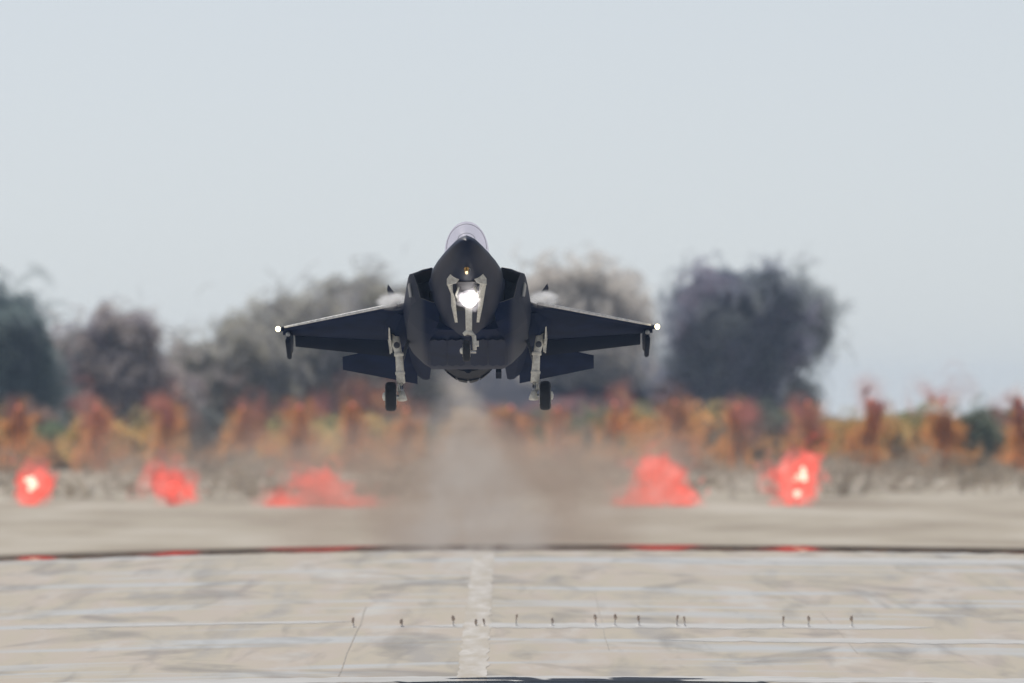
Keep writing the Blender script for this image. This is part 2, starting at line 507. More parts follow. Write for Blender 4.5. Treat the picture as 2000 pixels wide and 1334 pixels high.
def sprays(name, lobes, count, cols, size, parent, seed, edge=1.0, mat=None, warp=0.5, flow=0.22, aspect=0.24, peak=1.0, rim=0.35, lean=0.0, spread=0.5, patch=0.3):
    """lobes: (centre Vector, (rx, ry, rz), weight). Curved soft-edged leaf sprays scattered through the lobes, thinning and fading towards their outline.
    They follow a slow swirl, as foliage seen through rising hot air does."""
    r = np.random.default_rng(seed)
    w = np.array([q[2] for q in lobes], float); w /= w.sum()
    pick = r.choice(len(lobes), count, p=w)
    verts, faces, tint, soft = [], [], [], []
    cols = np.array(cols, float)
    for i in range(count):
        c, rad, _ = lobes[pick[i]]
        v = r.normal(size=3); v /= np.linalg.norm(v)
        k = r.random() ** (1 / 2.6) * (1 + edge * 0.15 * min(max(0, r.normal()) ** 1.5, 1.6))
        p = np.array(c) + v * k * np.array(rad)
        pv = Vector(p * 0.35) + Vector((seed * 3.1, 0, 0))
        wv = [1.3 * mnoise.noise(pv + Vector((0, k_ * 17.3, k_ * 5.7))) for k_ in range(3)]
        p = p + np.array(wv) * warp * (0.4 + k)
        a = lean + swirl(p, flow) + r.normal() * spread
        L = size * (0.55 + 0.9 * r.random())
        W = L * aspect * (0.7 + 0.6 * r.random())
        bend = r.normal() * 0.95
        tip = r.normal() * 0.35
        al = peak * (rim + (1 - rim) * min(1, max(0, (1.15 - k) / .5)))
        pos = np.array(p) - 0.5 * L * np.array((math.cos(a), tip, math.sin(a)))
        b0 = len(verts)
        for sgm in range(4):
            t = sgm / 3
            ang = a + bend * (t - .5) * 2
            dx = np.array((math.cos(ang), tip, math.sin(ang)))
            nrm = np.array((-math.sin(ang), 0.4 * tip, math.cos(ang))) * W * .5
            verts += [pos + nrm, pos - nrm]
            soft += [(0.0, t, al, 1.0), (1.0, t, al, 1.0)]
            pos = pos + dx * L / 3
        for sgm in range(3):
            faces.append((b0 + 2 * sgm, b0 + 2 * sgm + 1, b0 + 2 * sgm + 3, b0 + 2 * sgm + 2))
        q = 0.5 + 0.9 * mnoise.noise(Vector(p * patch) + Vector((0, seed * 1.7, 0))) + r.normal() * .12
        q = min(max(q, 0), .999) * (len(cols) - 1) if len(cols) > 1 else 0
        i0 = int(q)
        cc = cols[i0] if len(cols) == 1 else cols[i0] * (1 - (q - i0)) + cols[min(i0 + 1, len(cols) - 1)] * (q - i0)
        cc = cc * (0.85 + 0.3 * r.random())
        tint += [(*cc, 1.0)] * 8
    me = bpy.data.meshes.new(name)
    me.from_pydata([tuple(v) for v in verts], [], faces)
    for nm, data in (('tint', tint), ('soft', soft)):
        ca = me.color_attributes.new(nm, 'FLOAT_COLOR', 'POINT')
        ca.data.foreach_set('color', np.array(data, np.float32).ravel())
    me.materials.append(mat or M['leaf'])
    me.update()
    return link(bpy.data.objects.new(name, me), parent)

def px_lobes(spec, d, base):
    """spec: (cx, cy, rx, ry[, weight]) in photo units -> lobes relative to base"""
    out = []
    for q in spec:
        cx, cy, rx, ry = q[:4]
        c = P(cx, cy, d) - base
        k = PXA * d
        out.append((c, (rx * k, 0.55 * (rx + ry) * k, ry * k), q[4] if len(q) > 4 else rx * ry))
    return out

def limb_set(name_parent, base, targets, trunk_r, h0):
    mb = MB()
    top = Vector((0, 0, h0))
    mb.tube([(0, 0, -0.4), (0.05, 0, h0 * .5), top], [trunk_r * 1.25, trunk_r, trunk_r * .8], 9)
    t = mb.build('trunk', M['bark'], name_parent, True)
    for c in targets:
        b_ = MB()
        mid = top.lerp(c, .5) + Vector((random.uniform(-.5, .5), random.uniform(-.5, .5), .4))
        b_.tube([top - Vector((0, 0, .3)), mid, c], [trunk_r * .55, trunk_r * .35, trunk_r * .12], 6)
        b_.build('limb', M['bark'], t, True)

def tree(name, label, xpx, d, lobes, count, cols, size, seed, trunk_r=0.3, **kw):
    base = Vector(((xpx - 1000) * PXA * d, d, ground_z(d)))
    root = empty(name, base)
    tag(root, label, 'tree', 'trees behind the field')
    L = px_lobes(lobes, d, base)
    h0 = max(1.5, min(q[0].z for q in L) * .6)
    limb_set(root, base, [q[0] for q in L[:5]], trunk_r, h0)
    sprays('crown', L, count, cols, size, root, seed, **kw)
    up = [(c + Vector((0, 0, .15 * r_[2])), (r_[0] * 1.12, r_[1], r_[2] * 1.1), w_) for c, r_, w_ in L if c.z > .45 * max(q[0].z for q in L)]
    sprays('outer_twigs', up, count // 7, cols, size * 1.2, root, seed + 50, edge=2.6, warp=2.4, spread=1.0, aspect=.15, peak=.42, rim=.6, flow=.35)['kind'] = 'stuff'
    return root

TEAL = [(0.15, 0.20, 0.22), (0.22, 0.28, 0.28), (0.17, 0.20, 0.24)]
MAUVE = [(0.44, 0.38, 0.43), (0.48, 0.43, 0.40), (0.38, 0.36, 0.42)]
OLIVE = [(0.36, 0.37, 0.39), (0.50, 0.48, 0.40), (0.38, 0.38, 0.41), (0.54, 0.51, 0.41)]
TAUPE = [(0.72, 0.68, 0.64), (0.74, 0.71, 0.67), (0.62, 0.58, 0.54)]
SLATE = [(0.30, 0.26, 0.34), (0.27, 0.30, 0.39), (0.36, 0.40, 0.43)]
WISP = [(0.46, 0.50, 0.52), (0.38, 0.42, 0.45)]
T = dict(warp=1.5, edge=2.1, spread=0.7, aspect=.30)
tree('tree', 'tall dark teal tree at the picture edge, highest on that side', -10, 1350,
     [(-15, 650, 85, 85), (-30, 740, 130, 90), (30, 720, 60, 80)], 1900, TEAL, 2.5, 11, 0.3, **T)
tree('tree', 'mauve grey rounded tree next to the dark teal tree', 215, 1380,
     [(205, 685, 85, 60), (255, 725, 90, 60), (150, 725, 60, 60), (220, 775, 150, 50)], 1900, MAUVE, 2.4, 12, 0.3, **T)
tree('tree', 'low olive grey tree with a ragged top beside the mauve grey tree', 430, 1400,
     [(400, 740, 70, 55), (480, 715, 80, 60), (440, 775, 130, 50)], 1800, OLIVE, 2.3, 13, 0.3, **T)
tree('tree', 'olive grey tree behind the starboard wing, between two other olive grey trees', 590, 1410,
     [(560, 690, 75, 65), (620, 655, 70, 70), (600, 755, 140, 60)], 1900, OLIVE, 2.3, 14, 0.3, **T)
tree('tree', 'tall olive grey tree rising between wing and jet intake', 730, 1420,
     [(680, 630, 60, 60), (745, 610, 75, 60), (790, 640, 60, 70), (730, 730, 140, 80)], 2200, OLIVE, 2.3, 15, 0.3, **T)
tree('tree', 'pale taupe thinly leaved tree above the wing, taller than the wing root', 1110, 1460,
     [(1085, 565, 55, 45), (1160, 565, 45, 40), (1120, 625, 95, 60), (1130, 720, 120, 80)], 1600, TAUPE, 2.3, 16, 0.3, **T)
tree('tree', 'smaller pale taupe tree between the taller taupe tree and the dark slate tree', 1220, 1470,
     [(1205, 610, 40, 50), (1225, 690, 60, 60), (1220, 755, 100, 50)], 1100, TAUPE, 2.3, 17, 0.3, **T)
tree('tree', 'dark slate blue tree standing against open sky beyond the wingtip', 1420, 1390,
     [(1385, 655, 62, 85), (1440, 670, 75, 85), (1385, 605, 50, 38), (1490, 582, 52, 48), (1440, 615, 50, 45), (1510, 640, 55, 50), (1415, 740, 90, 60), (1435, 785, 90, 35)], 2700, SLATE, 2.4, 18, 0.3, **T)
tree('tree', 'wispy grey green tree leaning out from the dark slate tree', 1530, 1400,
     [(1545, 610, 60, 50), (1570, 660, 45, 45), (1520, 700, 45, 70), (1590, 630, 35, 40), (1545, 770, 50, 45)], 1100, WISP, 2.2, 19, 0.2, warp=1.6, edge=2.2, spread=.7, peak=.7)

# ------------------------------------------------------------------ shrubs along the field edge
GREEN = [(0.035, 0.060, 0.038), (0.045, 0.070, 0.045), (0.04, 0.055, 0.045)]
YELL = [(0.20, 0.15, 0.05), (0.18, 0.14, 0.06), (0.22, 0.14, 0.05)]
OLV = [(0.09, 0.095, 0.045), (0.11, 0.105, 0.05), (0.08, 0.085, 0.05)]
OCH = [(0.26, 0.13, 0.05), (0.22, 0.12, 0.05), (0.19, 0.11, 0.06)]
def shrub(label, xpx, ytop, rx, cols, seed, d=1240, count=340, group='shrubs along the field edge'):
    cols = [tuple(min(.75, 3.2 * q) for q in c) for c in cols]
    base = Vector(((xpx - 1000) * PXA * d, d, ground_z(d) - 0.05))
    root = empty('shrub', base)
    tag(root, label, 'shrub', group)
    ybot = 800 + (EYE - base.z) / (PXA * d)
    h = ybot - ytop
    rx *= 1.25
    L = px_lobes([(xpx, ytop + h * .55, rx, h * .48), (xpx - rx * .45, ytop + h * .62, rx * .6, h * .38), (xpx + rx * .5, ytop + h * .66, rx * .55, h * .34)], d, base)
    mb = MB()
    for k in range(4):
        a = k * 1.6 + seed
        mb.tube([(0.12 * math.cos(a), 0.12 * math.sin(a), -.1), (0.5 * math.cos(a), .5 * math.sin(a), h * PXA * d * .35), (1.0 * math.cos(a), .8 * math.sin(a), h * PXA * d * .62)], [.07, .05, .02], 5)
    mb.build('stem', M['bark'], root)
    sprays('crown', L, count, cols, 1.9, root, seed, warp=0.8, edge=1.6, flow=0.3, spread=.8, aspect=.38)
    return root
G, Y, O_, H = GREEN, YELL, OLV, OCH
SHRUBS = [
    (-15, 800, 60, O_, 'olive shrub cut by the picture edge below the dark teal tree'),
    (110, 830, 55, G, 'deep green shrub between the first two orange masts from the teal tree'),
    (60, 795, 45, [(0.10, .07, .06)], 'dull brown shrub wrapped round the first orange mast'),
    (215, 825, 62, Y, 'broad yellow ochre shrub below the mauve grey tree'),
    (300, 812, 50, [(0.15, 0.12, 0.06), (.12, .10, .06)], 'dull gold shrub beside the broad yellow ochre shrub'),
    (385, 815, 45, [(0.06, .065, .065)], 'slate green shrub above the faint second red light'),
    (450, 838, 45, G, 'dark green shrub below the low olive grey tree'),
    (530, 822, 52, O_, 'olive green shrub beside the fourth orange mast'),
    (585, 845, 50, Y, 'yellow shrub right above the wide red light'),
    (655, 832, 55, [(0.13, .135, .05), (.11, .12, .05)], 'lime olive shrub below the tailplane tip'),
    (720, 845, 50, Y, 'ochre yellow shrub beside the starboard main wheel'),
    (775, 822, 45, [(0.055, .075, .068)], 'blue green shrub under the starboard main wheel'),
    (850, 835, 45, [(0.09, .085, .07)], 'grey brown shrub half lost in the exhaust dust on the starboard side'),
    (940, 820, 45, [(0.20, .13, .06)], 'tan orange shrub inside the exhaust plume'),
    (1035, 822, 42, G, 'green shrub under the port main wheel'),
    (1140, 812, 50, G, 'dense green shrub between port wheel and the brown stump shrub'),
    (1195, 862, 22, [(0.06, .042, .025)], 'small round dark brown shrub beside the large orange light'),
    (1245, 802, 52, O_, 'olive shrub behind the large orange red light'),
    (1330, 800, 58, H, 'tall orange ochre shrub right above the large orange red light'),
    (1400, 808, 45, [(0.15, 0.12, 0.06)], 'tawny shrub below the dark slate tree'),
    (1480, 795, 48, [(0.045, 0.055, 0.045), (.05, .055, .05)], 'dark grey green shrub beside the brightest far red light'),
    (1560, 815, 45, O_, 'olive shrub directly above the brightest far red light'),
    (1640, 815, 55, Y, 'yellow ochre shrub past the brightest far red light'),
    (1715, 810, 45, [(0.17, 0.12, 0.05)], 'rusty gold shrub under the open sky'),
    (1775, 805, 50, [(0.075, 0.085, 0.04), (.09, .095, .045)], 'moss green shrub under the open sky'),
    (1895, 800, 45, [(0.06, 0.07, 0.05)], 'grey green shrub beside the lone bright orange mast'),
    (1945, 788, 55, [(0.038, 0.052, 0.042), (.045, .055, .05)], 'tall dark green shrub at the open sky end of the row'),
    (2030, 805, 45, O_, 'olive shrub cut by the picture edge at the open sky end'),
]
for i, (x, yt, rx, cols, lab) in enumerate(SHRUBS):
    shrub(lab, x, yt, rx, cols, 100 + i, d=1235 + 9 * ((i * 7) % 5))

lobs = []
for k in range(60):
    x = random.uniform(-40, 2040); d = random.uniform(1075, 1205)
    lobs.append((Vector(((x - 1000) * PXA * d, d, ground_z(d) + .25)), (random.uniform(2, 5), 4, random.uniform(.3, .75)), 1))
g = sprays('dry_grass', lobs, 1500, [(.24, .19, .14), (.40, .35, .28), (.30, .24, .17), (.46, .42, .36)], 2.2, None, 77, warp=.5, edge=1.2, flow=.3, aspect=.22, peak=.6, spread=.5)
tag(g, 'dry brown grass along the near foot of the shrubs', 'grass', kind='stuff')

# ------------------------------------------------------------------ orange masts with red heads
MASTS = [(35, 795), (188, 795), (325, 792), (472, 797), (585, 795), (688, 790), (793, 800), (998, 795), (1088, 798), (1200, 788), (1318, 785), (1440, 792), (1578, 785), (1700, 782), (1842, 780), (1992, 782)]
ORD = 'first second third fourth fifth sixth seventh eighth ninth tenth eleventh twelfth thirteenth fourteenth fifteenth sixteenth'.split()
proto = None
for i, (x, y) in enumerate(MASTS):
    d = 1222 + (i % 3) * 4
    base = Vector(((x - 1000) * PXA * d, d, ground_z(d)))
    root = empty('light_mast', base)
    tag(root, f'orange lattice mast with red round head, {ORD[i]} along from the dark teal tree', 'mast', 'orange masts along the field edge')
    hz = P(x, y, d).z - base.z
    if proto is None:
        proto = {}
        H0 = 4.2
        for sx in (-1, 1):
            for sy in (-1, 1):
                mb = MB().tube([(sx * .62, sy * .35, 0), (sx * .26, sy * .2, H0 * .55), (sx * .2, sy * .16, H0)], [.035, .03, .03], 6)
                proto.setdefault('leg', []).append((mb.v, mb.f))
        for k in range(5):
            z0, z1 = H0 * k / 5, H0 * (k + 1) / 5
            w0 = np.interp(z0, [0, H0 * .55, H0], [.62, .26, .2]); w1 = np.interp(z1, [0, H0 * .55, H0], [.62, .26, .2])
            mb = MB()
            for sy in (-1, 1):
                mb.tube([(-w0, sy * .22, z0), (w1, sy * .2, z1)], .018, 5)
                mb.tube([(w0, sy * .22, z0), (-w1, sy * .2, z1)], .018, 5)
                mb.box((0, sy * .2, z1), (w1 * 2 + .05, .04, .045))
            proto.setdefault('brace', []).append((mb.v, mb.f))
        mb = MB().revolve((0, 0, H0), (0, 0, 1), [(-.14, .07), (-.12, .14), (0, .17), (.09, .14), (.12, .05)], 20)
        proto['head'] = [(mb.v, mb.f)]
        mb = MB().revolve((0, -.16, H0), (0, -1, 0), [(0, .15), (.1, .15), (.13, .1)], 18)
        proto['lens'] = [(mb.v, mb.f)]
        for key, mats in (('leg', M['orange']), ('brace', M['orange']), ('head', M['mast_red']), ('lens', M['mast_lens'])):
            ms = []
            for v, f in proto[key]:
                me = bpy.data.meshes.new(key); me.from_pydata([tuple(q) for q in v], [], f); me.materials.append(mats); me.update(); ms.append(me)
            proto[key] = ms
    sc = hz / 4.2
    head = None
    for key in ('leg', 'brace', 'head', 'lens'):
        for me in proto[key]:
            c = bpy.data.objects.new(key, me)
            if key == 'lens': link(c, head)
            else:
                link(c, root); c.scale = (1.0 + .35 * ((i * 5) % 3 - 1) * .5, 1, sc)
            if key == 'head': head = c
    wv = 1 + .3 * math.sin(i * 2.4)
    jx = .5 * math.sin(i * 5.1)
    g = sprays('lamp_glow', [(Vector((jx, 0, hz - .2)), (1.0 * wv, .5, .6), 1), (Vector((-jx, 0, hz - 1.1)), (1.3 * wv, .5, .9), .8)], 40, [(.95, .36, .24), (.85, .32, .28), (.95, .50, .26)], 2.0, root, 500 + i, mat=M['mast_glow'], warp=1.2, edge=2.4, flow=.3, aspect=.42, peak=.09 + .09 * abs(math.sin(i * 1.9)), rim=.3, lean=math.pi / 2, spread=.8)  # faint glow added to brighten the backlit red heads
    g['kind'] = 'stuff'
    g = sprays('orange_smear', [(Vector((0, 0, hz * .30)), (2.3 * wv, .5, hz * .36), 1), (Vector((.1, 0, hz * .66)), (1.3, .4, hz * .30), .6)], 110, [(.88, .46, .14), (.84, .42, .15), (.84, .36, .14)], 1.7, root, 540 + i, warp=.6, edge=1.4, flow=.25, aspect=.36, peak=.38, lean=math.pi / 2, spread=.35)  # hot-air smear of the mast's orange, added as loose strokes
    g['kind'] = 'stuff'

# ------------------------------------------------------------------ red lights at the far runway end
RL = [
    (60, 943, 48, 50, 'round', 0.9, 'bright round red light with a pale core near the teal tree side'),
    (338, 950, 64, 68, 'ragged', 0.17, 'faint ragged red light, dimmest of the five'),
    (628, 962, 120, 60, 'tri', 0.55, 'wide low ragged red light spreading like a heap, below the starboard wing'),
    (1282, 943, 88, 58, 'tri', 1.0, 'large solid orange red light shaped like a heap beyond the port wing'),
    (1556, 932, 60, 60, 'round', 0.9, 'bright red light with broken pale core, farthest along to the open sky end'),
]
REDS = np.array([(1.0, 0.10, 0.06), (1.0, 0.17, 0.12), (0.95, 0.12, 0.08), (1.0, 0.30, 0.24), (1.0, 0.20, 0.16)])
for i, (x, y, rx, ry, shape, dens, lab) in enumerate(RL):
    d = 1040
    k = PXA * d
    base = Vector(((x - 1000) * k, d, ground_z(d)))
    root = empty('runway_light', base)
    tag(root, lab, 'light', 'red lights at the far runway end')
    c = P(x, y, d) - base
    MB().tube([(0, .3, -.2), (0, .3, c.z - .25)], .07, 8).build('stalk', M['housing'], root, True)
    hs = MB().revolve((0, .35, c.z), (0, -1, 0), [(-.15, .12), (.0, .30), (.30, .34)], 20).build('housing', M['housing'], root, True)
    MB().revolve((0, .05, c.z), (0, -1, 0), [(0, .30), (.06, .26), (.10, .1)], 20).build('lens', M['lamp_core'] if shape == 'round' else M['lamp_red'], root, True)
    lob = []
    Rx, Rz = rx * k, ry * k
    if shape == 'round':
        lob = [(c, (Rx * .8, .5, Rz * .8), 1.0), (c + Vector((-.3, 0, -.5)), (Rx * .55, .4, Rz * .6), .5), (c + Vector((.5, 0, .25)), (Rx * .5, .4, Rz * .55), .5)]
    elif shape == 'ragged':
        lob = [(c + Vector((0, 0, -.2)), (Rx * .8, .5, Rz * .55), 1.0), (c + Vector((-.5, 0, .2)), (Rx * .4, .4, Rz * .5), .4), (c + Vector((.6, 0, -.5)), (Rx * .5, .4, Rz * .4), .4)]
    else:
        lob = [(c + Vector((0, 0, -Rz * .45)), (Rx * .82, .5, Rz * .42), 1.0), (c + Vector((0, 0, Rz * .15)), (Rx * .5, .5, Rz * .45), .7), (c + Vector((0, 0, Rz * .6)), (Rx * .26, .4, Rz * .32), .25), (c + Vector((-Rx * .6, 0, -Rz * .6)), (Rx * .4, .4, Rz * .25), .25), (c + Vector((Rx * .6, 0, -Rz * .6)), (Rx * .4, .4, Rz * .25), .25)]
    gl = sprays('glow', lob, int(560 * dens * (rx * ry) / 2400), REDS, 0.50, root, 300 + i, mat=M['glow'], warp=.6, edge=2.8, flow=1.2, aspect=.45, spread=1.2, peak=.95 if dens > .7 else .55, rim=.35, patch=.9)
    gl['kind'] = 'stuff'
    gh = sprays('halo', [(c_, (r_[0] * 1.25, r_[1], r_[2] * 1.25), w_) for c_, r_, w_ in lob], int(60 * (rx * ry) / 2400), REDS, 1.2, root, 340 + i, mat=M['glow'], warp=.7, edge=1.5, flow=.5, aspect=.5, spread=1.2, peak=.16, rim=.4, patch=.9)
    gh['kind'] = 'stuff'
    if shape == 'round':
        for (dx, dz, s) in ((.05, .15, .34), (.22, -.1, .3), (-.22, .18, .2), (.0, -.35, .24)) if i == 0 else ((.38, .5, .2), (.42, .2, .27), (.46, -.1, .25), (.02, -1.0, .3), (.05, .05, .14)):
            mb = MB().revolve((c.x + dx, -.62, c.z + dz), (0, -1, 0), [(0, s * .5), (.08, s * .72), (.16, s * .55)], 14)
            mb.build('lamp_core', M['lamp_core'], root, True)

# ------------------------------------------------------------------ small stakes across the runway
ST = [(690, .8), (785, .6), (885, .9), (930, .5), (945, .55), (1008, 1), (1078, .6), (1163, 1.0), (1201, 1.05), (1248, .9), (1322, .95), (1337, .8), (1529, .9), (1579, .95), (1664, 1)]
for i, (x, h) in enumerate(ST):
    d = 545.0
    X = (x - 1000) * PXA * d
    base = Vector((X, d, runway_z(X, d)))
    root = empty('marker_stake', base)
    w = ORD[i]
    tag(root, f'small brown capped marker stake, {w} along the runway row from the starboard side', 'stake', 'marker stakes across the runway')
    hh = .36 * h
    MB().tube([(0, 0, -.05), (0.01, 0, hh * .7)], [.020, .016], 8).build('stalk', M['post'], root, True)
    MB().revolve((random.uniform(-.02, .02), 0, hh * .82), (random.uniform(-.25, .25), 0, 1), [(-.1, .02), (-.05, .042 + .02 * math.sin(i)), (.05, .04), (.09, .015)], 12).build('cap', M['post_cap'], root, True)
    MB().revolve((0, 0, .0), (0, 0, 1), [(-.01, .12), (.015, .10), (.03, .05)], 12).build('foot', M['post'], root, True)

# ------------------------------------------------------------------ the jet
PITCH, ROLL = math.radians(13.25), math.radians(0.35)
jet = empty('fighter_jet', P(912.5, 600, 476))
jet.rotation_euler = (Matrix.Rotation(-ROLL, 3, 'Y') @ Matrix.Rotation(-PITCH, 3, 'X')).to_euler()
tag(jet, 'dark blue grey stealth fighter jet climbing head on with landing gear down', 'fighter jet')
def J(x, s, z): return Vector((x, s - 6.0, z))
def mirror(pts): return [Vector((-p[0], p[1], p[2])) for p in pts][::-1]

# forward fuselage with chines
def nose_ring(s, w, zc, zt, zb):
    r = []
    N = 12
    for k in range(N + 1):                      # keel -> chine
        a = math.pi / 2 * k / N
        r.append((w * math.sin(a) ** 0.85, zc + (zb - zc) * math.cos(a) ** 1.25))
    for k in range(1, N + 1):                   # chine -> top
        a = math.pi / 2 * k / N
        r.append((w * math.cos(a) ** (1.25 + 2.2 * min(max(s - .6, 0) / 2, 1)), zc + (zt - zc) * math.sin(a) ** 1.1))
    full = [J(x, s, z) for x, z in r] + [J(-x, s, z) for x, z in r[1:-1]][::-1]
    return full
NS = [(0, .012, .44, .448, .432), (.12, .12, .445, .53, .36), (.3, .215, .45, .61, .27), (.8, .38, .47, .78, .11), (1.5, .52, .50, .96, -.02), (2.2, .67, .52, 1.10, -.16),
      (3, .82, .54, 1.17, -.30), (4, .98, .53, 1.27, -.45), (5, 1.03, .5, 1.4, -.57), (6, 1.05, .45, 1.42, -.66), (7, 1.05, .4, 1.42, -.68)]
body = MB().loft([nose_ring(*q) for q in NS]).build('forward_fuselage', M['skin_fore'], jet, auto=28)
# canopy
def can_ring(s, w, zt, zb=0.95):
    r = []
    for k in range(17):
        a = math.pi * k / 16
        r.append(J(w * math.cos(a) if abs(math.cos(a)) > 1e-6 else 0, s, zb + (zt - zb) * math.sin(a) ** 0.95))
    return r
can = MB().loft([can_ring(1.9, .14, 1.06, .9), can_ring(2.2, .30, 1.22), can_ring(2.6, .44, 1.42), can_ring(3.2, .57, 1.72), can_ring(3.8, .62, 1.92), can_ring(4.4, .62, 1.98), can_ring(5.2, .58, 1.86), can_ring(6.0, .48, 1.6), can_ring(6.6, .35, 1.40)]).build('canopy', M['canopy'], jet, auto=60)
MB().tube([p * 1.0 + Vector((0, 0, .006)) for p in can_ring(3.1, .555, 1.67)], .006, 6).build('canopy_bow', M['seam'], can, True)
MB().tube([p * 1.0 + Vector((0, 0, .006)) for p in can_ring(2.05, .24, 1.15)], .006, 6).build('windscreen_edge', M['seam'], can, True)

# main hull
def hull_ring(s, zb, wb, p2, p3, p4, p5, zt):
    h = [(0, zb), (wb * .55, zb), (wb, zb + .015), (wb * .55 + p2[0] * .45, zb * .5 + p2[1] * .5 - .06), p2, p3, ((p3[0] + p4[0]) / 2 + .02, (p3[1] + p4[1]) / 2), p4, p5, (0, zt)]
    return [J(x, s, z) for x, z in h] + [J(-x, s, z) for x, z in h[1:-1]][::-1]
HS = [(6.2, -.60, .80, (1.50, -.04), (1.62, .24), (1.54, .74), (.95, 1.02), 1.40),
      (6.9, -.70, 1.05, (1.64, -.12), (1.77, .24), (1.63, .80), (.95, 1.13), 1.44),
      (8.0, -.72, 1.12, (1.70, -.12), (1.82, .26), (1.64, .80), (.9, 1.15), 1.4),
      (10., -.70, 1.12, (1.68, -.10), (1.82, .28), (1.60, .72), (.85, 1.05), 1.2),
      (11.4, -.50, 1.00, (1.52, -.05), (1.75, .28), (1.5, .62), (.8, .95), 1.08),
      (12.6, -.16, .78, (1.10, .10), (1.2, .30), (1.1, .55), (.7, .85), .98)]
hull = MB().loft([hull_ring(*q) for q in HS]).build('fuselage', M['skin_hull'], jet, auto=22)
# weapon bay doors with saw-tooth ends
for sx in (-1, 1):
    for x0, x1 in ((.08, .55), (.59, 1.04)):
        pts = []
        n = 4
        for k in range(n + 1):
            pts.append(J(sx * (x0 + (x1 - x0) * k / n), 6.95 - (.18 if k % 2 else 0), -.728))
        for k in range(n, -1, -1):
            pts.append(J(sx * (x0 + (x1 - x0) * k / n), 9.85 + (.18 if k % 2 else 0), -.728))
        MB().slab(pts, (0, 0, .010)).build('weapon_bay_door', M['skin_hull'], jet)

# intakes: raked lip, widening cowl, dark duct
for sx in (-1, 1):
    lip = [(.97, 5.00, .89), (1.24, 4.99, .83), (1.50, 5.05, .735), (1.39, 5.15, .45), (1.30, 5.35, .12), (1.02, 5.40, .02), (.70, 5.42, -.05), (.80, 5.2, .40)]
    mid = [(.96, 5.7, 1.00), (1.28, 5.7, .93), (1.645, 5.75, .79), (1.60, 5.8, .42), (1.56, 5.85, .02), (1.22, 5.9, -.28), (.80, 5.9, -.46), (.86, 5.8, .40)]
    aft = [(.95, 6.9, 1.12), (1.30, 6.9, .99), (1.70, 6.9, .81), (1.79, 6.9, .24), (1.66, 6.9, -.13), (1.38, 6.9, -.42), (1.0, 6.9, -.70), (.90, 6.9, .4)]
    lip2 = [(.96, 5.22, .93), (1.27, 5.22, .875), (1.60, 5.26, .775), (1.53, 5.36, .44), (1.43, 5.52, .06), (1.10, 5.58, -.08), (.75, 5.6, -.2), (.82, 5.4, .4)]
    inn = [(.985, 5.03, .865), (1.22, 5.02, .80), (1.46, 5.08, .71), (1.355, 5.18, .45), (1.27, 5.38, .15), (1.02, 5.42, .055), (.74, 5.44, -.01), (.83, 5.24, .40)]
    deep = [(x * .92, s + 2.2, z * .9 + .05) for x, s, z in inn]
    f = lambda r: [J(sx * x, s, z) for x, s, z in r]
    it = MB().loft([f(inn), f(lip), f(lip2), f(mid), f(aft)], cap0=False, cap1=False).build('intake_cowl', M['skin_hull'], jet, auto=24)
    MB().loft([f(inn), f(deep)], cap0=False, cap1=True).build('intake_duct', M['duct'], it, auto=50)
    MB().tube([J(sx * x, s - .004, z) for x, s, z in (lip + lip[:1])], .014, 5).build('lip_edge', M['seam'], it, True)
    # bump that feeds the intake
    MB().revolve(J(sx * .80, 4.9, .42), (0, 1, 0), [(-.9, .02), (-.5, .16), (0, .27), (.5, .25), (1.0, .1)], 16).build('intake_bump', M['skin'], jet, True)
    # sloping position light on the cowl
    MB().slab([J(sx * 1.60, 5.32, .54), J(sx * 1.645, 5.52, .50), J(sx * 1.60, 5.62, .2), J(sx * 1.545, 5.50, .18)], (.03 * sx, -.02, 0)).build('position_light', M['lens'], it)

